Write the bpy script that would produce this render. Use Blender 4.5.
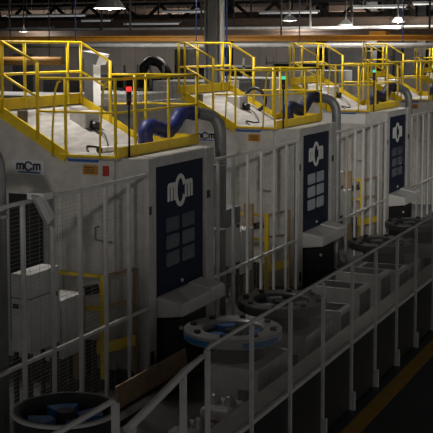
import bpy, bmesh, math, random
from mathutils import Vector, Matrix
random.seed(4)
S = bpy.context.scene
COL = S.collection
for o in list(bpy.data.objects): bpy.data.objects.remove(o)

# ------------------------------------------------------------------ camera
PITCH = 5.0
AZ = 24.598                                   # machine row runs to the right of the view axis by this angle
cd = bpy.data.cameras.new('camera')
cam = bpy.data.objects.new('camera', cd); COL.objects.link(cam)
cd.sensor_width = 36; cd.lens = 1100/433*36
cd.shift_y = (142.24-216.5)/433
cd.clip_end = 300
a = math.radians(AZ); p = math.radians(PITCH)
Fh = Vector((math.cos(a), math.sin(a), 0)); Rh = Vector((math.sin(a), -math.cos(a), 0)); Uz = Vector((0, 0, 1))
fw = Fh*math.cos(p) - Uz*math.sin(p); up = Fh*math.sin(p) + Uz*math.cos(p)
cam.matrix_world = Matrix((( Rh.x, up.x, -fw.x, 0), (Rh.y, up.y, -fw.y, 0), (Rh.z, up.z, -fw.z, 4.7), (0, 0, 0, 1)))
S.camera = cam

# ------------------------------------------------------------------ world, lights, exposure
w = bpy.data.worlds.new('hall_ambient'); S.world = w; w.use_nodes = True
w.node_tree.nodes['Background'].inputs[0].default_value = (1, .97, .92, 1)
w.node_tree.nodes['Background'].inputs[1].default_value = .20
def area(name, loc, target, size, power, color=(1, .95, .88), spread=180, sy=None):
    l = bpy.data.lights.new(name, 'AREA'); l.energy = power; l.color = color; l.spread = math.radians(spread)
    l.shape = 'RECTANGLE'; l.size = size; l.size_y = sy or size
    o = bpy.data.objects.new(name, l); COL.objects.link(o); o.location = loc
    o.rotation_euler = (Vector(target)-Vector(loc)).to_track_quat('-Z', 'Y').to_euler()
    return o
def spot(name, loc, target, power, deg, blend=.6, color=(1, .95, .88), r=.25):
    l = bpy.data.lights.new(name, 'SPOT'); l.energy = power; l.color = color; l.spot_size = math.radians(deg); l.spot_blend = blend; l.shadow_soft_size = r
    o = bpy.data.objects.new(name, l); COL.objects.link(o); o.location = loc
    o.rotation_euler = (Vector(target)-Vector(loc)).to_track_quat('-Z', 'Y').to_euler()
    return o
for i, x in enumerate((15, 21.2, 27.4, 33.6, 39.8)):
    area('high_bay_light', (x, 10.4, 8.2), (x, 10.6, 0), .7, 145, spread=85)
spot('unseen_fill_spot', (-2, 2.0, 6.6), (14.2, 8.8, 3.4), 1300, 19, 1)  # added unseen spots: brighten the upper walls, leave the lower part dark
spot('unseen_fill_spot', (6, -1.0, 6.6), (22, 8.0, 3.0), 2200, 22, 1)
spot('unseen_fill_spot', (14, -2.0, 6.8), (28, 7.5, 2.6), 2200, 30, 1)
for y in (16, 26, 36):
    area('far_hall_light', (50, y, 5.6), (60, y, 3.0), 2, 200, spread=150)  # unseen area lights added to brighten the lower end wall
for x in (22, 32):
    area('far_hall_light', (x, 15, 7.6), (x, 15, 0), 1.5, 170, spread=120)
S.view_settings.view_transform = 'Standard'; S.view_settings.look = 'None'
S.view_settings.gamma = 1; S.view_settings.use_curve_mapping = False
S.view_settings.exposure = 0.0

# ------------------------------------------------------------------ materials
def mat(name, col, rough=.5, metal=0, var=.12, scale=6, emit=None, estr=0, bump=0, stretch=None):
    m = bpy.data.materials.new(name); m.use_nodes = True
    nt = m.node_tree; b = nt.nodes['Principled BSDF']
    tc = nt.nodes.new('ShaderNodeTexCoord'); mp = nt.nodes.new('ShaderNodeMapping')
    nt.links.new(tc.outputs['Object'], mp.inputs[0])
    if stretch: mp.inputs['Scale'].default_value = stretch
    n = nt.nodes.new('ShaderNodeTexNoise'); n.inputs['Scale'].default_value = scale; n.inputs['Detail'].default_value = 5
    nt.links.new(mp.outputs[0], n.inputs['Vector'])
    r = nt.nodes.new('ShaderNodeValToRGB')
    r.color_ramp.elements[0].position = .3; r.color_ramp.elements[1].position = .7
    r.color_ramp.elements[0].color = (*[c*(1-var) for c in col], 1); r.color_ramp.elements[1].color = (*[min(1, c*(1+var)) for c in col], 1)
    nt.links.new(n.outputs['Fac'], r.inputs[0]); nt.links.new(r.outputs[0], b.inputs['Base Color'])
    b.inputs['Roughness'].default_value = rough; b.inputs['Metallic'].default_value = metal
    if emit: b.inputs['Emission Color'].default_value = (*emit, 1); b.inputs['Emission Strength'].default_value = estr
    if bump:
        bp = nt.nodes.new('ShaderNodeBump'); bp.inputs['Strength'].default_value = bump
        nt.links.new(n.outputs['Fac'], bp.inputs['Height']); nt.links.new(bp.outputs[0], b.inputs['Normal'])
    return m
M = dict(
    white=mat('machine_paint', (.50, .49, .47), .45), grey=mat('machine_grey_panel', (.54, .515, .48), .5),
    fence=mat('fence_paint', (.56, .56, .55), .45), wire=mat('galvanised_wire', (.34, .34, .34), .4, .6),
    blue=mat('navy_door_paint', (.004, .010, .036), .5), pane=mat('door_glass', (.09, .115, .14), .12),
    logo=mat('logo_white', (.80, .80, .79), .5, var=.03), yellow=mat('safety_yellow', (.80, .56, .010), .45, var=.1),
    deck=mat('scuffed_deck_plate', (.36, .345, .33), .55, var=.22, scale=3, bump=.05, stretch=(1, 4, 1)),
    black=mat('black_plastic', (.012, .012, .013), .45), dark=mat('dark_steel', (.035, .034, .034), .5, .2),
    hose=mat('blue_hose_fabric', (.018, .028, .17), .5, var=.25, scale=14, bump=.2), hosedark=mat('dark_navy_hose_fabric', (.010, .013, .05), .55, var=.25, scale=14, bump=.2),
    duct=mat('galvanised_duct', (.22, .225, .23), .42, .25), orange=mat('orange_sign', (.50, .22, .02), .5), red=mat('red_sign', (.4, .03, .02), .5),
    palmid=mat('pallet_dark_grey_steel', (.09, .09, .092), .4, .3), sblue=mat('blue_sign_print', (.03, .10, .35), .5), plate=mat('white_sign_plate', (.62, .63, .64), .45, var=.03),
    print=mat('dark_navy_print', (.015, .02, .05), .5), redlamp=mat('red_beacon_lens', (.5, .01, .01), .3, emit=(1, .02, .02), estr=2.5),
    greenlamp=mat('green_beacon_lens', (.01, .4, .25), .3, emit=(.1, 1, .6), estr=.7), unlit=mat('unlit_red_lens', (.16, .03, .02), .3),
    pal=mat('pallet_grey_steel', (.36, .36, .37), .4, .35), palblue=mat('pallet_blue_paint', (.025, .13, .36), .4),
    tan=mat('tan_sheet', (.40, .28, .17), .6, var=.15), block=mat('stand_white_paint', (.66, .65, .63), .5),
    brown=mat('stand_brown_paint', (.16, .135, .115), .6), sheet=mat('bright_bare_sheet', (.68, .68, .67), .3, .3),
    girder=mat('brown_girder_paint', (.13, .088, .066), .6), crane=mat('orange_crane_paint', (.56, .26, .025), .5), pipe=mat('pale_pipe', (.56, .56, .56), .4),
    bluep=mat('blue_pipe_paint', (.04, .10, .38), .4), column=mat('column_grey_paint', (.15, .15, .155), .6), lamp=mat('lamp_lens', (.9, .9, .9), .3, emit=(1, .95, .85), estr=14),
    hallgrey=mat('hall_cabinet_grey', (.24, .24, .235), .55), oldorange=mat('dull_orange_pipe_paint', (.30, .15, .03), .6), strip=mat('fluorescent_tube', (.9, .9, .9), .3, emit=(.95, .95, 1), estr=.12), cab=mat('cabinet_pale_grey', (.56, .56, .55), .5),
    cabdark=mat('cabinet_slate_grey', (.13, .14, .16), .5), wood=mat('brown_board', (.30, .20, .10), .6), kick=mat('kick_panel_black', (.018, .019, .02), .35),
)

M['blue'].node_tree.nodes['Principled BSDF'].inputs['Specular IOR Level'].default_value = .2
def floor_mat():
    m = mat('painted_concrete', (.035, .034, .036), .5, var=.25, scale=1.5); return m
def wall_mat(name, col, scale):
    m = mat(name, col, .7, var=.12, scale=.6)
    nt = m.node_tree; b = nt.nodes['Principled BSDF']
    tc = nt.nodes.new('ShaderNodeTexCoord'); wv = nt.nodes.new('ShaderNodeTexBrick')
    wv.inputs['Scale'].default_value = scale; wv.inputs['Mortar Size'].default_value = .012; wv.offset = 0
    wv.inputs['Brick Width'].default_value = 1.2; wv.inputs['Row Height'].default_value = 4
    wv.inputs['Color1'].default_value = (1, 1, 1, 1); wv.inputs['Color2'].default_value = (.8, .8, .8, 1); wv.inputs['Mortar'].default_value = (.25, .25, .25, 1)
    mp = nt.nodes.new('ShaderNodeMapping'); nt.links.new(tc.outputs['Generated'], mp.inputs[0])
    mp.inputs['Scale'].default_value = (60, 60, 8)
    sp = nt.nodes.new('ShaderNodeSeparateXYZ'); cb = nt.nodes.new('ShaderNodeCombineXYZ'); ad = nt.nodes.new('ShaderNodeMath')
    nt.links.new(mp.outputs[0], sp.inputs[0]); nt.links.new(sp.outputs[0], ad.inputs[0]); nt.links.new(sp.outputs[1], ad.inputs[1])
    nt.links.new(ad.outputs[0], cb.inputs[0]); nt.links.new(sp.outputs[2], cb.inputs[1]); nt.links.new(cb.outputs[0], wv.inputs['Vector'])
    mx = nt.nodes.new('ShaderNodeMixRGB'); mx.blend_type = 'MULTIPLY'; mx.inputs[0].default_value = 1
    src = b.inputs['Base Color'].links[0].from_socket
    nt.links.new(src, mx.inputs[1]); nt.links.new(wv.outputs['Color'], mx.inputs[2]); nt.links.new(mx.outputs[0], b.inputs['Base Color'])
    return m

# ------------------------------------------------------------------ mesh builder
ORG = {}
class MB:
    def __init__(s): s.v = []; s.f = []; s.smooth = []
    def add(s, vs, fs, smooth=False):
        n = len(s.v); s.v += [Vector(v) for v in vs]
        for f in fs: s.f.append([n+i for i in f]); s.smooth.append(smooth)
        return s
    def box(s, x0, x1, y0, y1, z0, z1):
        vs = [(x, y, z) for x in (x0, x1) for y in (y0, y1) for z in (z0, z1)]
        return s.add(vs, [(0, 1, 3, 2), (4, 6, 7, 5), (0, 4, 5, 1), (2, 3, 7, 6), (0, 2, 6, 4), (1, 5, 7, 3)])
    def bar(s, A, B, wd, h=None, upv=(0, 0, 1)):
        A, B = Vector(A), Vector(B); d = (B-A).normalized(); u = Vector(upv)
        if abs(d.dot(u)) > .95: u = Vector((1, 0, 0))
        r = d.cross(u).normalized(); u = r.cross(d); h = h or wd
        vs = [P + r*(i*wd/2) + u*(j*h/2) for P in (A, B) for i, j in ((-1, -1), (1, -1), (1, 1), (-1, 1))]
        return s.add(vs, [(3, 2, 1, 0), (4, 5, 6, 7), (0, 1, 5, 4), (1, 2, 6, 5), (2, 3, 7, 6), (3, 0, 4, 7)])
    def tube(s, pts, r, n=8, cap=True):
        pts = [Vector(q) for q in pts]; rs = r if isinstance(r, (list, tuple)) else [r]*len(pts)
        ref = None; vs = []
        for i, P in enumerate(pts):
            d = (pts[min(i+1, len(pts)-1)] - pts[max(i-1, 0)]).normalized()
            if ref is None: ref = Vector((0, 0, 1)) if abs(d.z) < .9 else Vector((1, 0, 0))
            e = d.cross(ref).normalized(); g = e.cross(d).normalized(); ref = g
            for k in range(n):
                t = 2*math.pi*k/n; vs.append(P + (e*math.cos(t) + g*math.sin(t))*rs[i])
        fs = [(i*n+k, i*n+(k+1) % n, (i+1)*n+(k+1) % n, (i+1)*n+k) for i in range(len(pts)-1) for k in range(n)]
        s.add(vs, fs, True)
        if cap:
            m = len(s.v)-len(vs)
            s.f.append([m+k for k in range(n)][::-1]); s.smooth.append(False)
            s.f.append([m+(len(pts)-1)*n+k for k in range(n)]); s.smooth.append(False)
        return s
    def prism(s, pts, vec):
        n = len(pts); pts = [Vector(q) for q in pts]; vec = Vector(vec)
        fs = [tuple(range(n))[::-1], tuple(range(n, 2*n))] + [(i, (i+1) % n, n+(i+1) % n, n+i) for i in range(n)]
        return s.add(pts + [q+vec for q in pts], fs)
    def lathe(s, c, prof, n=40, a0=0, a1=2*math.pi):
        full = abs(a1-a0-2*math.pi) < 1e-6; m = n if full else n+1; k = len(prof); vs = []
        for i in range(m):
            t = a0+(a1-a0)*i/n
            for r, z in prof: vs.append((c[0]+r*math.cos(t), c[1]+r*math.sin(t), c[2]+z))
        fs = [(i*k+j, ((i+1) % m)*k+j, ((i+1) % m)*k+(j+1) % k, i*k+(j+1) % k) for i in range(n) for j in range(k)]
        s.add(vs, fs)
        if not full:
            b0 = len(s.v)-len(vs)
            s.f.append([b0+j for j in range(k)]); s.smooth.append(False); s.f.append([b0+n*k+j for j in range(k)][::-1]); s.smooth.append(False)
        return s
    def build(s, name, m, parent=None, bevel=0):
        me = bpy.data.meshes.new(name)
        o0 = ORG.get(parent.name, Vector()) if parent else Vector()
        me.from_pydata([v-o0 for v in s.v], [], s.f)
        bm = bmesh.new(); bm.from_mesh(me); bmesh.ops.recalc_face_normals(bm, faces=bm.faces); bm.to_mesh(me); bm.free()
        for pl, sm in zip(me.polygons, s.smooth): pl.use_smooth = sm
        me.materials.append(m)
        o = bpy.data.objects.new(name, me); COL.objects.link(o)
        if parent: o.parent = parent; ORG[o.name] = o0
        if bevel:
            b = o.modifiers.new('bevel', 'BEVEL'); b.width = bevel; b.segments = 2; b.limit_method = 'ANGLE'
        return o
def B(*a): return MB().box(*a)
def tag(o, label, cat, group=None):
    o['label'] = label; o['category'] = cat
    if group: o['group'] = group
    return o
def thing(name, loc, label, cat, group=None):
    o = bpy.data.objects.new(name, None); COL.objects.link(o); o.location = loc; o.empty_display_size = .2
    ORG[o.name] = Vector(loc); return tag(o, label, cat, group)
def struct(name, mb, m):
    o = mb.build(name, m); o['kind'] = 'structure'; return o
def copy_tree(o, parent=None):
    c = o.copy(); COL.objects.link(c)
    if parent: c.parent = parent
    for ch in list(o.children): copy_tree(ch, c)
    return c
def copy_thing(o, delta, label):
    c = copy_tree(o); c.location = Vector(o.location)+Vector(delta); c['label'] = label; return c
def setmat(o, m):
    o.data = o.data.copy(); o.data.materials.clear(); o.data.materials.append(m)
def find(root, name): return [c for c in root.children_recursive if c.name.split('.')[0] == name]

# ------------------------------------------------------------------ setting
struct('floor', B(-4, 64, -8, 46, -.1, 0), floor_mat())
struct('ceiling', B(-4, 64, -8, 46, 9.2, 9.3), mat('dark_roof_deck', (.06, .055, .05), .8))
struct('trim_3', B(61.9, 62.3, -8, 46, 5.0, 9.2), mat('upper_wall_dark_tone', (.045, .035, .03), .8))  # added dark slab: its colour keeps the wall top in shade above the lights
struct('wall_end', B(62, 62.3, -8, 46, 0, 5.0), wall_mat('end_wall_panels', (.30, .265, .23), 1))
struct('wall_back', B(-4, 62, 45.7, 46, 0, 9.2), wall_mat('back_wall_panels', (.26, .25, .24), 1))
struct('trim_1', B(6, 60, 3.84, 4.06, 0, .004), mat('yellow_floor_paint', (.36, .20, .015), .5, var=.2))

# ------------------------------------------------------------------ machining centre (built once, copied along the row)
P = 6.15
ROOT = thing('machining_center', (14.9, 8.8, 0), 'nearest machining center, navy door, red beacon glowing on its yellow railed deck', 'machine', 'machining centers in the row')
# enclosure
mb = MB().prism([(13.62, 7.85, 0), (13.62, 11.8, 0), (13.62, 11.8, 3.45), (13.62, 9.76, 3.66), (13.62, 8.62, 3.06), (13.62, 7.85, 3.06)], (2.16, 0, 0))
mb.build('enclosure', M['grey'], ROOT)
B(15.78, 16.22, 7.85, 11.8, 0, 3.06).build('side_housing', M['grey'], ROOT)
B(13.6, 13.625, 9.07, 9.66, .25, 2.5).build('dark_opening', M['black'], ROOT)  # solid black slab paints the darkness inside an opening
B(13.592, 13.62, 8.72, 9.02, .25, 2.5).build('hatch_frame', M['cab'], ROOT)
# portal
for x0, x1 in ((13.69, 13.93), (15.62, 15.92)):
    c = B(x0, x1, 7.33, 7.86, 0, 3.1).build('portal_column', M['white'], ROOT, .012)
    B(x0+.02, x1-.16, 7.322, 7.331, 2.3, 2.42).build('hinge', M['dark'], c)
    B(x0+.04, x1-.1, 7.322, 7.331, .12, .3).build('anchor_plate', M['dark'], c)
B(13.93, 15.62, 7.36, 7.86, 2.95, 3.1).build('header_panel', M['white'], ROOT, .01)
B(13.93, 15.62, 7.42, 7.86, 0, 1.05).build('lower_panel', M['dark'], ROOT)
# door with panes and emblem
door = B(13.95, 15.60, 7.38, 7.44, 1.04, 2.945).build('door', M['blue'], ROOT, .01)
for zc in (2.05, 1.79, 1.53):
    for xc in (14.54, 15.07):
        r = .03; x0, x1, z0, z1 = xc-.215, xc+.215, zc-.105, zc+.105
        pts = []
        for cxx, czz, st in ((x1-r, z1-r, 0), (x0+r, z1-r, 90), (x0+r, z0+r, 180), (x1-r, z0+r, 270)):
            for q in (0, 45, 90): t = math.radians(st+q); pts.append((cxx+r*math.cos(t), 7.38, czz+r*math.sin(t)))
        MB().prism(pts, (0, -.008, 0)).build('window_pane', M['pane'], door)
def letter_m(mb, O, U, V, N, wd, h):
    P2 = [(0, 0), (0, .82), (.12, 1), (.88, 1), (1, .82), (1, 0), (.78, 0), (.78, .72), (.61, .72), (.61, 0), (.39, 0), (.39, .72), (.22, .72), (.22, 0)]
    O, U, V, N = map(Vector, (O, U, V, N))
    quads = [((0, 0), (.22, 0), (.22, .84), (0, .84)), ((.39, 0), (.61, 0), (.61, .84), (.39, .84)), ((.78, 0), (1, 0), (1, .84), (.78, .84)), ((0, .72), (1, .72), (1, .84), (.88, 1), (.12, 1), (0, .84))]
    for q in quads: mb.prism([O+U*(x*wd)+V*(y*h) for x, y in q], N)
def letter_c(mb, C, U, V, N, rx, ry, t):
    C, U, V, N = map(Vector, (C, U, V, N)); n = 22; g = math.radians(22)
    for i in range(n):
        a0 = g+(2*math.pi-2*g)*i/n; a1 = g+(2*math.pi-2*g)*(i+1)/n
        q = [C+U*(rx*math.cos(a0))+V*(ry*math.sin(a0)), C+U*(rx*math.cos(a1))+V*(ry*math.sin(a1)),
             C+U*((rx-t)*math.cos(a1))+V*((ry-t*.8)*math.sin(a1)), C+U*((rx-t)*math.cos(a0))+V*((ry-t*.8)*math.sin(a0))]
        mb.prism(q, N)
lg = MB(); U = (1, 0, 0); V = (0, 0, 1); N = (0, -.008, 0)
letter_m(lg, (14.38, 7.38, 2.40), U, V, N, .26, .27); letter_m(lg, (14.96, 7.38, 2.40), U, V, N, .26, .27)
letter_c(lg, (14.80, 7.38, 2.53), U, V, N, .19, .25, .085)
lg.build('emblem', M['logo'], door)
MB().tube([(14.8, 7.37, 1.15), (14.8, 7.34, 1.15)], .025, 10).build('lock_knob', M['plate'], door)
# loading console under the door
con = MB().prism([(13.97, 7.38, .74), (13.97, 6.93, .80), (13.97, 6.93, .985), (13.97, 7.30, 1.05), (13.97, 7.38, 1.05)], (1.5, 0, 0)).build('loading_console', M['block'], ROOT, .015)
MB().prism([(14.22, 6.95, .99), (14.95, 6.95, .99), (14.95, 7.29, 1.051), (14.5, 7.29, 1.051)], (0, 0, .006)).build('bare_cover_sheet', M['logo'], con)
MB().prism([(15.0, 6.93, .98), (15.0, 7.34, 1.05), (15.0, 7.34, 1.075), (15.0, 6.97, 1.02)], (.45, 0, 0)).build('raised_lid', M['logo'], con)
B(13.99, 14.95, 7.02, 7.40, 0, .74).build('console_base', M['black'], ROOT, .01)
MB().tube([(14.05, 7.02, .62), (14.05, 6.98, .62)], .03, 8).build('base_knob', M['plate'], ROOT)
# deck
dk = MB()
dk.prism([(13.62, 9.76, 3.70), (13.62, 8.6, 3.08), (13.62, 8.6, 3.12), (13.62, 9.76, 3.75)], (2.18, 0, 0))
dk.prism([(13.58, 8.62, 3.07), (13.58, 7.76, 3.07), (13.58, 7.76, 3.125), (13.58, 8.62, 3.125)], (2.62, 0, 0))
dk.box(15.8, 16.2, 8.6, 9.0, 3.07, 3.12)
dk.build('deck_plate', M['deck'], ROOT)
def yb(name, A, C, wd, h=None, parent=ROOT, m='yellow'): return MB().bar(A, C, wd, h).build(name, M[m], parent)
yb('toe_board', (13.58, 9.78, 3.73), (13.58, 8.62, 3.09), .03, .16)
yb('toe_board', (15.8, 9.74, 3.79), (15.86, 8.72, 3.18), .03, .17)
yb('toe_board', (13.3, 9.74, 3.83), (15.8, 9.74, 3.83), .03, .17)
yb('toe_board', (15.86, 8.72, 3.17), (16.2, 8.72, 3.17), .03, .14)
yb('fascia_board', (13.58, 7.75, 3.185), (16.21, 7.75, 3.185), .03, .15)
yb('fascia_board', (16.2, 7.75, 3.185), (16.2, 8.72, 3.185), .03, .15)
yb('gate_sill', (13.55, 7.75, 3.12), (13.55, 8.7, 3.12), .05, .035)
rr = .021
def rail(name, pts, r=rr): return MB().tube(pts, r, 8).build(name, M['yellow'], ROOT)
def post(x, y, z0, z1, r=.024):
    o = MB().tube([(x, y, z0), (x, y, z1)], r, 8).build('guard_post', M['yellow'], ROOT)
    return o
# upper rail: back edge and the two falling sides
rail('top_rail', [(13.3, 9.72, 4.76), (15.76, 9.70, 4.76), (15.82, 9.2, 4.46), (15.83, 9.18, 4.0)])
rail('mid_rail', [(13.3, 9.72, 4.28), (15.76, 9.70, 4.28), (15.81, 9.25, 4.02)])
rail('top_rail', [(13.57, 9.72, 4.77), (13.57, 9.1, 4.46), (13.57, 9.1, 4.0)])
rail('mid_rail', [(13.57, 9.72, 4.28), (13.57, 9.1, 3.95)])
for x, y, z0, z1 in ((13.3, 9.72, 3.75, 4.76), (13.57, 9.72, 3.7, 4.76), (14.16, 9.72, 3.75, 4.76), (15.35, 9.70, 3.75, 4.76), (15.76, 9.70, 3.75, 4.76)): post(x, y, z0, z1)
post(13.57, 9.1, 3.33, 4.46, .026); post(15.83, 9.18, 3.4, 4.46, .03); post(15.86, 8.74, 3.15, 4.23)
# lower rail round the flat deck
rail('top_rail', [(13.57, 9.06, 4.23), (13.57, 7.78, 4.23), (16.17, 7.75, 4.23), (16.17, 8.72, 4.23), (15.86, 8.74, 4.23), (15.83, 9.18, 4.23)])
rail('mid_rail', [(13.57, 9.06, 3.75), (13.57, 7.78, 3.75), (16.17, 7.75, 3.75), (16.17, 8.72, 3.75), (15.86, 8.74, 3.75), (15.83, 9.18, 3.75)], .017)
for x, y in ((13.57, 8.62), (13.57, 7.79), (14.08, 7.75), (15.15, 7.75), (16.17, 7.76), (16.17, 8.7)): post(x, y, 3.1, 4.23)
for y in (8.78, 7.98):
    rail('grab_handle', [(13.5, y+.03, 3.1), (13.47, y, 3.5), (13.5, y-.03, 4.05), (13.55, y-.05, 4.18), (13.57, y-.08, 4.2)], .016)
# beacon
be = MB().tube([(13.84, 7.72, 3.1), (13.84, 7.72, 3.95)], .016, 8).build('beacon_pole', M['black'], ROOT)
MB().tube([(13.84, 7.72, 3.86), (13.84, 7.72, 4.06)], .036, 12).build('beacon_stack', M['black'], be)
lens = MB().tube([(13.84, 7.72, 4.055), (13.84, 7.72, 4.115)], .038, 12).build('beacon_lens', M['redlamp'], be)
MB().tube([(13.84, 7.72, 3.90), (13.84, 7.72, 3.95)], .0375, 12).build('amber_lens', M['unlit'], be)
# hose and duct
hp = [(14.9, 8.02, 3.2), (14.9, 8.02, 3.40), (15.05, 8.02, 3.46), (15.35, 8.02, 3.40), (15.6, 8.0, 3.35), (15.8, 8.0, 3.42), (15.95, 7.98, 3.55), (16.1, 7.97, 3.62), (16.3, 7.95, 3.61), (16.45, 7.92, 3.58)]
def smooth_path(pts, k=4):
    pts = [Vector(q) for q in pts]; out = []
    for i in range(len(pts)-1):
        p0, p1, p2, p3 = pts[max(i-1, 0)], pts[i], pts[i+1], pts[min(i+2, len(pts)-1)]
        for j in range(k):
            t = j/k; out.append(.5*((2*p1)+(p2-p0)*t+(2*p0-5*p1+4*p2-p3)*t*t+(3*p1-p0-3*p2+p3)*t**3))
    return out+[pts[-1]]
hs = smooth_path(hp, 5)
hose = MB().tube(hs, [.118+.006*math.sin(i*1.9) for i in range(len(hs))], 14).build('exhaust_hose', M['hose'], ROOT)
ds = smooth_path([(16.38, 7.92, 3.60), (16.6, 7.85, 3.57), (16.75, 7.75, 3.52), (16.8, 7.66, 3.40), (16.8, 7.62, 3.2), (16.8, 7.62, 2.6)], 6)+[Vector((16.8, 7.62, 1.2)), Vector((16.8, 7.62, .0))]
du = MB().tube(ds, .10, 16).build('exhaust_duct', M['duct'], ROOT)
for z in (2.75, 2.69, 1.6): MB().tube([(16.8, 7.62, z), (16.8, 7.62, z+.035)], .113, 16).build('duct_clamp', M['pipe'], du)
# deck clutter
bx = B(14.9, 15.35, 9.1, 9.4, 3.4, 3.66).build('motor_box', M['cab'], ROOT, .02)
MB().tube([(15.1, 9.12, 3.45), (15.1, 8.98, 3.42)], .07, 12).build('connector', M['black'], bx)
MB().tube(smooth_path([(15.1, 9.0, 3.4), (15.0, 8.8, 3.3), (14.7, 8.6, 3.14), (14.3, 8.7, 3.19), (14.0, 8.5, 3.14)]), .012, 6).build('cable', M['black'], ROOT)
MB().tube([(14.0, 8.30, 3.17), (14.7, 8.12, 3.17)], .045, 10).build('rolled_cover', M['logo'], ROOT)
MB().tube([(14.0, 8.302, 3.17), (13.97, 8.308, 3.17)], .05, 10).build('cover_cap', M['black'], ROOT)
ring = [(15.6+.03*math.sin(t*2), 9.05+.24*math.cos(t), 3.56+.24*math.sin(t)) for t in [2*math.pi*i/24 for i in range(25)]]
RING = MB().tube([(q[0]+P, q[1], q[2]) for q in ring], .04, 8)
B(13.66, 13.78, 9.42, 9.52, 3.56, 3.74).build('roof_bracket', M['brown'], ROOT)
# signs on the end wall
sg = B(13.585, 13.62, 9.02, 9.57, 2.80, 3.02).build('sign_plate', M['plate'], ROOT)
em = MB(); Ui = (0, -1, 0); Ni = (-.006, 0, 0)
letter_m(em, (13.585, 9.50, 2.87), Ui, V, Ni, .14, .10); letter_m(em, (13.585, 9.21, 2.87), Ui, V, Ni, .14, .10); letter_c(em, (13.585, 9.285, 2.925), Ui, V, Ni, .075, .075, .03)
em.build('sign_emblem', M['print'], sg)
B(13.578, 13.586, 9.08, 9.46, 2.825, 2.845).build('sign_stripe', M['sblue'], sg)
o = B(13.59, 13.62, 8.12, 8.35, 2.85, 2.985).build('warning_plate', M['orange'], ROOT)
for k in range(3): B(13.586, 13.591, 8.15, 8.32, 2.88+k*.033, 2.892+k*.033).build('warning_line', M['dark'], o)
B(13.59, 13.62, 7.93, 8.02, 2.84, 2.985).build('red_plate', M['red'], ROOT)
B(13.57, 13.62, 8.1, 8.6, 3.035, 3.07).build('sill_sticker', M['sblue'], ROOT)
MB().tube([(13.6, 8.1, 2.1), (13.5, 8.1, 2.1), (13.5, 8.1, 1.93), (13.5, 7.9, 1.9), (13.55, 7.85, 1.9)], .014, 6).build('pipe_handle', M['duct'], ROOT)
machines = [ROOT]
ml = ['second machining center from the left, navy door with pale bright windows, green beacon', 'third machining center from the left, dusty dark door seen at a narrow slant',
      'fourth machining center from the left, cut by the right edge of the photo', 'farthest machining center, only its yellow railed deck shows at the right edge']
for k, l in enumerate(ml):
    c = copy_thing(ROOT, (P*(k+1), 0, 0), l); machines.append(c); ORG[c.name] = Vector(c.location)
    for o in find(c, 'beacon_lens'): setmat(o, M['greenlamp'])
    for o in find(c, 'red_plate')+find(c, 'cover_cap')+find(c, 'rolled_cover'): bpy.data.objects.remove(o)
    for o in find(c, 'exhaust_hose'): setmat(o, M['hosedark'])
mp2 = mat('pale_blue_glass', (.42, .47, .52), .2)  # paler glass colour for the second machine's panes
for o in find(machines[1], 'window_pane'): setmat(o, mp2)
B(25.884, 25.915, 7.87, 9.25, 2.80, 3.04).build('upper_band', M['logo'], machines[2])  # thin pale slab, makes the top of this end wall lighter
RING.build('coiled_hose', M['black'], machines[1])
# duct of the machine outside the frame on the left
ed = thing('exhaust_duct', (10.62, 7.6, 0), 'grey round exhaust duct with clamp, standing at the left edge', 'duct')
d2 = smooth_path([(10.05, 7.92, 3.6), (10.28, 7.85, 3.57), (10.45, 7.75, 3.52), (10.5, 7.66, 3.40), (10.50, 7.62, 3.2), (10.50, 7.62, 2.6)], 6)+[Vector((10.50, 7.62, 0))]
MB().tube(d2, .105, 18).build('duct_pipe', M['duct'], ed)
for z in (2.78, 2.7): MB().tube([(10.50, 7.62, z), (10.50, 7.62, z+.04)], .12, 18).build('duct_clamp', M['pipe'], ed)

# ------------------------------------------------------------------ fences between the machines
def fence(x0, x1, posts, label):
    Y = 7.35; t = thing('mesh_fence', ((x0+x1)/2, Y, 0), label, 'fence', 'white fences between the machines')
    MB().bar((x0, Y, 2.88), (x1, Y, 2.88), .042).build('top_rail', M['fence'], t)
    MB().bar((x0, Y, .96), (x1, Y, .96), .04).build('bottom_rail', M['fence'], t)
    for x in posts:
        c = MB().bar((x, Y, 0), (x, Y, 2.87), .044).build('post', M['fence'], t)
    mb = MB(); z = .18
    while z < 2.85: mb.bar((x0, Y+.03, z), (x1, Y+.03, z), .0028); z += .05
    x = x0+.1
    while x < x1: mb.bar((x, Y+.03, .1), (x, Y+.03, 2.86), .0028); x += .2
    mb.build('wire_mesh', M['wire'], t)
    return t
fence(8.7, 13.66, [8.75, 9.38, 10.0, 10.62, 11.25, 11.88, 12.52, 13.15], 'white mesh fence at the left, before the white electrical cabinet')
for k, l in enumerate(('white mesh fence between the first and second navy doors', 'white mesh fence between the second and third doors', 'white mesh fence right of the third door, cut by the right edge')):
    x0 = 15.93+P*k; fence(x0, x0+3.9, [x0+.18+.62*i for i in range(6)]+[x0+3.84], l)
# box hung on the fence
t = thing('junction_box', (10.86, 7.28, 2.66), 'tilted white box hanging on the left fence top rail', 'box')
q = MB().prism([(10.66, 7.27, 2.97), (10.84, 7.27, 2.99), (11.08, 7.27, 2.70), (10.92, 7.27, 2.62)], (-.10, -.14, -.02)).build('housing', M['plate'], t, .01)
MB().bar((10.66, 7.125, 2.95), (10.9, 7.125, 2.66), .02, .02).build('seam_strip', M['cab'], t)
B(10.7, 10.9, 7.11, 7.34, 2.91, 2.99).build('hook', M['plate'], t)

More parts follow.
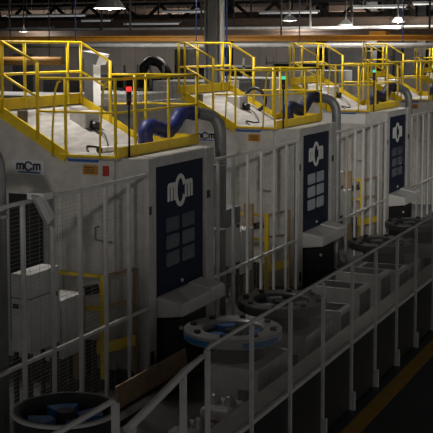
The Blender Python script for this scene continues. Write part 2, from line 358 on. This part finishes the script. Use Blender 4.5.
# ------------------------------------------------------------------ cabinets, posts and barriers behind the fences
def cabinet(dx, label, top):
    t = thing('electrical_cabinet', (12.05+dx, 8.2, 0), label, 'cabinet', 'electrical cabinets behind the fences')
    B(11.7+dx, 12.4+dx, 8.0, 8.3, .72, 1.43).build('lower_housing', M['cab'], t, .012)
    B(11.7+dx, 12.4+dx, 8.0, 8.3, 1.44, 1.76).build('upper_housing', M[top], t, .012)
    for x in (11.74, 12.36):
        for y in (8.04, 8.26): MB().bar((x+dx, y, 0), (x+dx, y, .73), .05).build('leg', M['dark'], t)
    MB().bar((11.74+dx, 8.02, .35), (12.36+dx, 8.02, .35), .04).build('stretcher', M['dark'], t)
    for y in (8.05, 8.18): B(11.694+dx, 11.7+dx, y, y+.09, 1.30, 1.36).build('label_plate', M['dark'], t)
    B(12.2+dx, 12.33+dx, 7.994, 8.0, 1.36, 1.42).build('label_plate', M['dark'], t)
    return t
cabinet(0, 'white two-part electrical cabinet on a dark stand at the left', 'cab')
cabinet(P, 'white electrical cabinet with slate grey upper part, right of first navy door', 'cabdark')
cabinet(2*P, 'pale electrical cabinet behind the fence, right of second navy door', 'cab')
for k, l in enumerate(('low grey service box beside the leftmost white cabinet', 'low grey service box beside the cabinet with slate top', 'low grey service box between the second and third doors')):
    t = thing('service_box', (12.72+P*k, 8.2, 0), l, 'box', 'service boxes beside the cabinets')
    B(12.45+P*k, 12.98+P*k, 8.0, 8.4, .45, 1.24).build('housing', M['cab'], t, .012)
    B(12.43+P*k, 13.0+P*k, 7.98, 8.42, 1.24, 1.27).build('lid', M['cab'], t)
    for x in (12.5, 12.93): MB().bar((x+P*k, 8.2, 0), (x+P*k, 8.2, .46), .05).build('leg', M['dark'], t)
def barrier(dx, label):
    t = thing('safety_barrier', (13.2+dx, 7.8, 0), label, 'barrier', 'yellow safety barriers behind the fences')
    def y_(n, A, C, wd, h=None, m='yellow'):
        A = (A[0]+dx, A[1], A[2]); C = (C[0]+dx, C[1], C[2]); return MB().bar(A, C, wd, h).build(n, M[m], t)
    y_('post', (13.2, 7.8, 0), (13.2, 7.8, 1.5), .07); y_('post', (13.2, 8.66, 0), (13.2, 8.66, 1.5), .05); y_('post', (13.6, 7.5, 0), (13.6, 7.5, 1.53), .05, None, 'wood')
    y_('rail', (13.2, 7.8, 1.47), (13.2, 8.66, 1.47), .05); y_('rail', (13.2, 7.8, 1.0), (13.2, 8.66, 1.0), .05); y_('kick_board', (13.2, 7.8, .44), (13.2, 8.66, .44), .05, .17)
    y_('rail', (13.2, 7.8, 1.47), (13.6, 7.5, 1.53), .04, None, 'wood'); y_('rail', (13.2, 7.8, 1.05), (13.6, 7.5, 1.06), .04, None, 'wood'); y_('kick_board', (13.2, 7.8, .44), (13.6, 7.5, .5), .04, .15)
    b = y_('latch_box', (13.16, 7.86, 1.3), (13.16, 8.1, 1.24), .07, .13, 'black')
    B(13.15+dx, 13.19+dx, 7.9, 8.6, .05, .55).build('dark_panel', M['dark'], t)
barrier(0, 'yellow barrier with black latch box left of first navy door')
barrier(P, 'yellow barrier with black latch box left of second navy door')
barrier(2*P, 'yellow barrier behind the fence left of the third door')
for k, l in enumerate(('brown board leaning behind the leftmost fence, by the service box', 'brown board standing behind the fence between first and second doors', 'brown board standing behind the fence between second and third doors')):
    x = 13.02+P*k
    t = tag(B(x, x+.06, 8.02, 8.2, 0, 1.3 if k == 0 else 1.7).build('upright_board', M['wood']), l, 'board', 'brown boards behind the fences')

# ------------------------------------------------------------------ transfer line: stands, round pallets, ledge
struct('trim_2', B(8, 44, 6.62, 6.92, 0, .06), M['dark'])
tag(MB().prism([(12.0, 6.86, 0), (14.0, 6.86, 0), (14.0, 6.9, .34), (12.0, 6.9, .34)], (0, .03, 0)).build('splash_board', M['tan']), 'tan sheet board on edge on the floor before first console', 'board')
def pallet_stand(x, label, y=5.8, half=.6):
    t = thing('pallet_stand', (x, y, 0), label, 'stand', 'white stands under the round pallets')
    B(x-half+.08, x+half, y-.58, y+.18, 0, .58).build('base_block', M['block'], t, .015)
    MB().lathe((x, y, .58), [(0.001, 0), (.42, 0), (.36, .24), (0.001, .24)], 28).build('turntable', M['dark'], t)
    B(x-half+.072, x-half+.08, y-.45, y-.3, .12, .3).build('side_plate', M['brown'], t)
    return t
def pallet(x, z, R, label, y=5.8, ringm='pal', bands=True):
    t = thing('round_pallet', (x, y, z), label, 'pallet', 'round pallets on the transfer line')
    h = .14
    MB().lathe((x, y, z), [(R*.62, .02), (R*.97, 0), (R, .02), (R, h-.015), (R*.985, h), (R*.66, h), (R*.62, h-.02)], 56).build('outer_ring', M[ringm], t)
    MB().lathe((x, y, z), [(0.001, 0), (R*.63, 0), (R*.63, .04), (0.001, .04)], 40).build('base_disc', M['dark'], t)
    MB().lathe((x, y, z), [(0.001, .04), (R*.2, .04), (R*.17, .12), (0.001, .12)], 24).build('hub', M['black'], t)
    for k in range(3):
        a0 = math.radians(20+120*k)
        MB().lathe((x, y, z), [(R*.32, .04), (R*.56, .04), (R*.56, .105), (R*.32, .105)], 10, a0, a0+.75).build('blue_clamp', M['palblue' if bands else 'cabdark'], t)
    if bands:
        for k in range(4):
            a0 = math.radians(35+90*k)
            MB().lathe((x, y, z), [(R*.99, .025), (R*1.008, .025), (R*1.008, .095), (R*.99, .095)], 12, a0, a0+.9).build('blue_band', M['palblue'], t)
    for k in range(8):
        an = math.radians(45*k+10); c = (x+R*.83*math.cos(an), y+R*.83*math.sin(an))
        MB().tube([(c[0], c[1], z+h-.01), (c[0], c[1], z+h+.035)], .045, 10).build('locating_pin', M['black'], t)
    return t
# nearest pallet: a deep dark drum with a blue fixture inside
t = thing('round_pallet', (9.91, 6.34, .50), 'dark round pallet drum with blue fixture inside, lowest left corner', 'pallet', 'round pallets on the transfer line')
x, y, z, R = 9.91, 6.34, .50, .58
MB().lathe((x, y, z), [(R*.84, .06), (R*.95, 0), (R*.95, .22), (R, .24), (R, .27), (R*.97, .285), (R*.9, .285), (R*.84, .25)], 56).build('outer_ring', M['dark'], t)
MB().lathe((x, y, z), [(R*.955, .245), (R*1.01, .25), (R*1.01, .275), (R*.955, .287)], 56).build('bright_lip', M['plate'], t)
MB().lathe((x, y, z), [(0.001, 0), (R*.9, 0), (R*.9, .06), (0.001, .06)], 40).build('base_disc', M['dark'], t)
for a0, a1 in ((.2, 1.1), (2.0, 2.9), (3.7, 4.5), (5.1, 5.9)):
    MB().lathe((x, y, z), [(R*.25, .06), (R*.7, .06), (R*.7, .2), (R*.25, .2)], 10, a0, a1).build('blue_clamp', M['palblue'], t)
MB().lathe((x, y, z), [(0.001, .06), (R*.2, .06), (R*.17, .26), (0.001, .26)], 24).build('hub', M['black'], t)
t = thing('pallet_stand', (x, y, 0), 'dark low stand under the lowest left pallet drum', 'stand', 'white stands under the round pallets')
MB().lathe((x, y, 0), [(0.001, 0), (.5, 0), (.5, .50), (0.001, .50)], 28).build('base_block', M['dark'], t)
B(x-.75, x+.75, y-.6, y+.42, 0, .28).build('plinth', M['dark'], t, .02)

PL = [(13.2, 'second', 'pal', 'large pale round pallet with blue bands just right of first console', 'white stand carrying the pale blue-banded pallet'),
      (15.0, 'third', 'palmid', 'dark ring pallet right behind the pale blue-banded pallet', 'stand under the dark ring behind the blue-banded pallet'),
      (20.4, 'fourth', 'palmid', 'dark round pallet right of second console', 'stand under the dark pallet right of second console'),
      (22.9, 'fifth', 'palmid', 'dark round pallet below the third door, partly behind front fence', 'stand under the dark pallet below the third door')]
for i, (x, _, rm, l1, l2) in enumerate(PL):
    pallet_stand(x, l2, 5.8, .58 if i > 1 else .6); pallet(x, .82, .66, l1, 5.8, rm, i == 0)
EB = [(16.0, .66, 'nearest low empty white stand behind front fence, beside the dark ring pallet'), (16.95, .80, 'second empty white stand behind front fence, left of second console'),
      (18.18, .80, 'third empty white stand behind front fence, below second console'), (19.35, .66, 'farthest empty white stand behind front fence, beside the dark pallet')]
for x, h, l in EB:
    t = thing('transfer_stand', (x, 5.4, 0), l, 'stand', 'empty white stands on the line')
    B(x-.29, x+.3, 5.12, 5.93, 0, h).build('base_block', M['block'], t, .012)
    B(x-.26, x+.27, 5.105, 5.12, .2, h-.06).build('side_panel', M['brown'], t)
    B(x-.29, x+.3, 5.12, 5.93, h, h+.012).build('top_plate', M['cab'], t); B(x-.2, x+.2, 5.2, 5.85, h+.012, h+.02).build('slot_plate', M['dark'], t)
    B(x-.3, x+.3, 4.97, 5.1, 0, .34).build('step_block', M['block'], t, .01)
# small loose block and bracket stuff in front
t = thing('cable_tray', (15, 4.6, 0), 'white ledge running along the inside of the front fence', 'ledge')
B(9.2, 42, 4.30, 4.55, .80, .86).build('tray_top', M['block'], t)
MB().prism([(9.2, 4.55, .82), (9.2, 4.95, .40), (9.2, 4.95, .36), (9.2, 4.55, .76)], (32.8, 0, 0)).build('sloped_skirt', M['block'], t)
B(9.2, 42, 4.50, 4.54, 0, .80).build('support_web', M['dark'], t)
for k, (x, l) in enumerate(((10.9, 'small white casting with brown knobs on the floor behind front fence post'), (11.75, 'second small white casting between front fence posts at the bottom'))):
    t = thing('casting', (x, 5.3, 0), l, 'casting', 'castings behind the front fence')
    B(x-.25, x+.25, 5.1, 5.5, 0, .42).build('body', M['block'], t, .05)
    for dy in (-.1, .1): MB().lathe((x, 5.3+dy, .42), [(0.001, 0), (.09, 0), (.05, .1), (0.001, .12)], 16).build('boss', M['pal'], t)
    B(x-.26, x-.25, 5.15, 5.35, .12, .3).build('red_tag', M['red'], t)

# ------------------------------------------------------------------ front fence
Y = 4.24
t = thing('front_fence', (14, Y, 0), 'long white front fence with dark kick panels, running to the right edge', 'fence')
MB().tube([(9.0, Y, 1.83), (9.03, Y, 1.88), (9.1, Y, 1.91), (12, Y, 1.91), (42, Y, 1.91)], .021, 10).build('top_rail', M['fence'], t)
MB().bar((9.0, Y, .86), (42, Y, .86), .04, .045).build('ledge_rail', M['fence'], t)
px = [9.0, 10.05, 11.15, 12.25, 13.38, 14.45, 15.55, 16.65, 17.8]+[17.8+1.12*i for i in range(1, 21)]
for i, x in enumerate(px):
    c = MB().bar((x, Y-.03, 0), (x, Y-.03, 1.9), .038).build('post', M['fence'], t)
    MB().bar((x, Y-.062, 0), (x, Y-.062, .24), .052, .04).build('foot', M['fence'], c)
    if i < len(px)-1: B(x+.03, px[i+1]-.03, Y-.02, Y, .03, .83).build('kick_panel', M['kick'], t)
mb = MB(); x = 9.02
while x < 24: mb.bar((x, Y+.01, .88), (x, Y+.01, 1.9), .0022); x += .036
z = .92
while z < 1.9: mb.bar((9, Y+.012, z), (42, Y+.012, z), .0022); z += .036
mb.build('wire_mesh', M['wire'], t)
t = thing('sloped_guard', (8.2, Y, 0), 'thick sloping handrail falling left from the front fence corner', 'handrail')
MB().tube([(8.94, Y, 1.855), (8.6, Y, 1.82), (7.85, Y-.02, 1.70), (7.5, Y-.02, 1.64)], [.026, .034, .036, .036], 10).build('handrail', M['fence'], t)
for x, z in ((8.55, 1.8), (7.62, 1.65)): MB().bar((x, Y, 0), (x, Y, z), .05).build('post', M['fence'], t)
t = thing('low_rail', (6.9, 4.4, 0), 'white rail crossing the dark pallet drum, bottom left', 'handrail')
MB().tube([(5.2, 4.27, 1.91), (7.34, 4.27, 1.91), (7.4, 4.27, 1.87), (7.4, 4.27, 1.3)], .024, 10).build('handrail', M['fence'], t)
for x in (7.4, 5.8): MB().bar((x, 4.27, 0), (x, 4.27, 1.88), .05).build('post', M['fence'], t)

# ------------------------------------------------------------------ second row and hall behind
def hall_cabinet(x, y, wx, wy, h, label, m='cab'):
    t = thing('hall_cabinet', (x, y, 0), label, 'cabinet', 'cabinets behind the machines')
    B(x-wx/2, x+wx/2, y-wy/2, y+wy/2, 0, h).build('body', M[m], t, .02)
    for k in range(3):
        y0 = y-wy/2+.06+k*(wy-.08)/3
        d = B(x-wx/2-.02, x-wx/2, y0, y0+(wy-.2)/3, .2, h-.12).build('door', M[m], t, .008)
        B(x-wx/2-.035, x-wx/2-.02, y0+.06, y0+.1, h-.7, h-.5).build('handle', M['black'], d)
HC = [(21, 14.6, 1.6, 2.2, 3.62, 'pale hall cabinet behind the nearest deck, far left', 'hallgrey'), (24.0, 13.6, 1.6, 1.9, 3.55, 'pale hall cabinet behind the nearest deck, left of blue hose', 'hallgrey'),
      (27.5, 13.2, 1.6, 1.9, 3.75, 'grey hall cabinet behind the gap left of second deck', 'hallgrey'), (32.5, 13.8, 1.6, 2.2, 3.7, 'pale hall cabinet behind the second deck', 'hallgrey'),
      (39, 13.8, 1.6, 2.4, 3.8, 'pale hall cabinet behind the third deck', 'hallgrey'), (30.6, 15.05, .7, .45, 4.62, 'tall dark hall cabinet behind the second deck rails', 'column'),
      (24, 15.34, .7, .7, 3.9, 'tall dark hall cabinet above the nearest deck, beside white chute', 'black'), (46.5, 14.8, 1.0, 1.6, 4.45, 'tall dark hall cabinet far behind the fourth deck', 'column')]
for a_ in HC: hall_cabinet(*a_)
def column(x, y, wd, label, m='column'):
    t = thing('steel_column', (x, y, 0), label, 'column', 'steel columns of the hall')
    for s in (-1, 1): B(x-wd/2, x+wd/2, y+s*wd/2-.02, y+s*wd/2+.02, 0, 9.2).build('flange', M[m], t)
    B(x-.02, x+.02, y-wd/2, y+wd/2, 0, 9.2).build('web', M[m], t)
column(24.2, 11.17, .30, 'grey steel column with bright pipes rising behind second deck')
tag(MB().tube([(24.0, 10.84, 3.0), (24.0, 10.84, 9.2)], .06, 12).build('drain_pipe', M['logo']), 'bright vertical pipe running up the grey column', 'pipe')
tag(MB().tube([(24.0, 10.72, 3.0), (24.0, 10.72, 9.2)], .02, 8).build('compressed_air_pipe', M['bluep']), 'thin blue vertical pipe beside the bright pipe on the column', 'pipe')
hall_cabinet(24, 16.53, .5, .32, 4.5, 'narrow black hall cabinet far left behind the nearest deck', 'black')
column(52, 15.5, .7, 'black steel column far right behind the decks', 'black')
column(50, 22.5, .7, 'black steel column in the middle of the far hall', 'black')
t = thing('exhaust_chute', (20.3, 12.2, 0), 'white vertical chute with flared head above nearest deck', 'duct')
B(20.15, 20.45, 12.1, 12.32, 0, 4.45).build('shaft', M['logo'], t)
MB().prism([(20.1, 12.0, 4.3), (20.1, 12.35, 4.45), (20.1, 12.35, 4.6), (20.1, 11.9, 4.52)], (.4, 0, 0)).build('flared_head', M['logo'], t)
arch = [(30, 15.85+.55*math.cos(s), 3.3+.95*math.sin(s)) for s in [math.pi*i/16 for i in range(17)]]
pts = [(30, 16.4, 0)]+arch+[(30, 15.3, 0)]
tag(MB().tube(pts, .16, 10).build('cable_arch', M['black']), 'black arched cable duct standing behind the blue hose', 'cable duct')
t = thing('overhead_pipe', (22, 15, 4.34), 'short orange-brown overhead pipe seen through the nearest deck rails', 'pipe')
MB().tube([(22, 15.95, 4.34), (22, 14.05, 4.35)], .10, 12).build('pipe_run', M['oldorange'], t)
for y in (15.5, 14.4): MB().tube([(22, y, 4.4), (22, y, 9.2)], .015, 6).build('hanger_rod', M['dark'], t)

def rack(x, y, wy, h, label):
    t = thing('storage_rack', (x, y, 0), label, 'rack', 'storage racks behind the machines')
    for dx in (-.4, .4):
        for k in range(3):
            yy = y-wy/2+k*wy/2; B(x+dx-.03, x+dx+.03, yy-.03, yy+.03, 0, h).build('upright', M['hallgrey'], t)
    for z in (1.2, 2.2, 2.95, 3.45, h-.3):
        B(x-.43, x+.43, y-wy/2-.03, y+wy/2+.03, z-.03, z+.03).build('shelf', M['hallgrey'], t)
    B(x+.38, x+.4, y-wy/2, y+wy/2, .1, h-.3).build('back_panel', M['dark'], t)
    return t
rack(28.4, 15.75, 1.7, 4.15, 'grey storage rack with dark back, behind nearest deck left of arched duct')
rack(35.2, 16.0, 2.2, 4.3, 'grey storage rack with dark back, behind the second deck')
rack(42.5, 15.9, 2.2, 4.3, 'grey storage rack with dark back, behind the third deck')
# ------------------------------------------------------------------ overhead
def girder(x, y0, y1, z, wd, h, label, m='girder'):
    t = thing('roof_girder', (x, (y0+y1)/2, z), label, 'girder', 'roof girders across the hall')
    B(x-wd/2, x+wd/2, y0, y1, z-h/2, z-h/2+.08).build('lower_flange', M[m], t)
    B(x-wd/2, x+wd/2, y0, y1, z+h/2-.08, z+h/2).build('upper_flange', M[m], t)
    B(x-.05, x+.05, y0, y1, z-h/2, z+h/2).build('web', M[m], t)
    y = y0+1
    while y < y1-1:
        MB().bar((x, y, z+h/2), (x, y, 9.2), .06).build('hanger', M['dark'], t); y += 4.5
gl = [(39, 5.16, .32, 'lowest brown roof girder, right above the orange crane beam'), (44, 5.62, .5, 'second brown roof girder above the orange beam'), (49, 6.05, .45, 'third brown roof girder, middle of the roof'),
      (54, 6.5, .5, 'fourth brown roof girder near the top edge'), (58, 7.0, .7, 'fifth brown roof girder, topmost and farthest')]
for x, z, h, l in gl: girder(x, 4, 44, z, .4, h, l)
t = thing('crane_beam', (36, 18, 4.9), 'orange crane beam spanning the hall above the decks', 'beam')
B(35.85, 36.15, 5, 27.5, 5.03, 5.07).build('upper_flange', M['crane'], t); B(35.85, 36.15, 5, 27.5, 4.87, 4.91).build('lower_flange', M['crane'], t); B(35.97, 36.03, 5, 27.5, 4.89, 5.05).build('web', M['crane'], t)
for y in (8, 14, 20, 26): MB().bar((36, y, 5.0), (36, y, 9.2), .05).build('hanger', M['dark'], t)
t = thing('ceiling_pipe', (35.4, 18, 4.72), 'long pale pipe running just under the orange crane beam', 'pipe')
MB().tube([(35.4, 5, 4.72), (35.4, 31, 4.72)], .085, 12).build('pipe_run', M['pipe'], t)
for y in (9.5, 13.1, 17, 22, 27): MB().tube([(35.4, y, 4.72), (35.4, y, 9.2)], .02, 6).build('hanger_rod', M['bluep'], t)
tp = [(41, 5.42, .06, 'thin pale pipe above the lowest girder'), (46, 5.95, .05, 'thin grey pipe between second and third girders'), (47, 5.3, .16, 'thick dark pipe behind the lowest girder'), (51, 6.3, .09, 'dark pipe between third and fourth girders'), (52, 5.8, .05, 'thin pale pipe behind the third girder')]
for i, (x, z, r, l) in enumerate(tp):
    t = thing('ceiling_pipe', (x, 20, z), l, 'pipe', 'thin pipes under the roof')
    MB().tube([(x, 6, z), (x, 44, z)], r, 8).build('pipe_run', M['pipe' if 'pale' in l else 'girder'], t)
    for y in range(8, 44, 5): MB().tube([(x, y, z), (x, y, 9.2)], .02, 5).build('hanger_rod', M['dark'], t)
# diagonal struts of the roof trusses
t = thing('roof_truss', (50, 22, 6.0), 'dark roof truss with zigzag struts across the top of the photo', 'truss')
for k in range(17):
    y = 8+2*k; MB().bar((48, y, 5.85), (48, y+1, 6.7), .13).build('strut', M['black'], t); MB().bar((48, y+1, 6.7), (48, y+2, 5.85), .13).build('strut', M['black'], t)
B(47.9, 48.1, 8, 42, 6.68, 6.82).build('top_chord', M['black'], t); B(47.9, 48.1, 8, 42, 5.75, 5.87).build('bottom_chord', M['black'], t)
# fluorescent battens
def strip(x, y, L, z, label):
    t = thing('strip_lamp', (x, y, z), label, 'lamp', 'strip lamps under the roof')
    B(x-.08, x+.08, y-L/2, y+L/2, z+.02, z+.1).build('batten', M['hallgrey'], t)
    MB().tube([(x-.09, y-L/2+.05, z), (x-.09, y+L/2-.05, z)], .035, 8).build('tube', M['strip'], t)
    for d in (-.3, .3): MB().tube([(x, y+d*L, z+.1), (x, y+d*L, 9.2)], .012, 5).build('hanger_rod', M['dark'], t)
SL = [(42, 27.6, 4.2, 6.03, 'strip lamp at the top left corner'), (43, 25.6, 1.6, 5.82, 'short strip lamp right of the top left one'), (43.6, 29.6, 2.6, 5.50, 'strip lamp low at the left, above a small lamp'), (42, 20.6, 2.4, 6.13, 'strip lamp left of the grey column at the top edge'),
      (42, 16.0, 2.6, 6.03, 'strip lamp right of the grey column'), (42, 12.2, 2.2, 6.2, 'strip lamp at the upper right'), (42, 10.2, 1.4, 6.3, 'strip lamp nearest the top right corner'), (43, 22.8, 2.8, 5.66, 'strip lamp right of the big bright ceiling lamp')]
for s_ in SL: strip(*s_)
def lamp(x, y, z, r, label):
    t = thing('high_bay_lamp', (x, y, z), label, 'lamp', 'high bay lamps')
    MB().lathe((x, y, z), [(r, 0), (r*.45, r*.7), (r*.3, r*.7), (r*.95, 0)], 20).build('reflector', M['plate'], t)
    MB().lathe((x, y, z), [(0.001, r*.5), (r*.35, r*.5), (r*.42, r*.02), (0.001, -r*.1)], 16).build('bulb', M['lamp'], t)
    MB().tube([(x, y, z+r*.6), (x, y, 9.2)], .03, 6).build('suspension', M['dark'], t)
    l = bpy.data.lights.new('lamp_light', 'POINT'); l.energy = 420*r; l.color = (1, .95, .86); l.shadow_soft_size = .15
    lo = bpy.data.objects.new('lamp_light', l); COL.objects.link(lo); lo.location = (x, y, z-.25)
for a_ in ((32.2, 18.67, 5.95, .55, 'large bright lamp at the upper left'), (38, 14.45, 5.62, .28, 'bright lamp above the second deck'), (40.5, 13.1, 5.50, .28, 'lamp right of centre, above the third deck'), (41, 11.2, 5.6, .26, 'upper of the two bright lamps at the upper right'), (43.5, 11.9, 5.32, .28, 'lower of the two bright lamps at the upper right'), (38, 26.1, 5.28, .2, 'small lamp at the far upper left')): lamp(*a_)
column(46, 12.55, .35, 'dark steel column behind the third deck', 'black')
column(46, 11.55, .45, 'second dark steel column right of the third deck', 'black')
column(50, 17.35, .45, 'dark steel column behind the second deck beacon', 'black')
hall_cabinet(47.5, 12.2, 1.0, 2.6, 4.25, 'wide dark hall machine far behind the third deck', 'column')
t = thing('hoist', (36.4, 10.6, 4.6), 'small hoist trolley hanging on the orange beam, right of centre', 'hoist')
B(36.2, 36.6, 10.3, 10.9, 4.88, 5.2).build('trolley', M['crane'], t, .03); B(36.25, 36.5, 10.7, 11.1, 4.55, 4.8).build('motor', M['black'], t, .03)
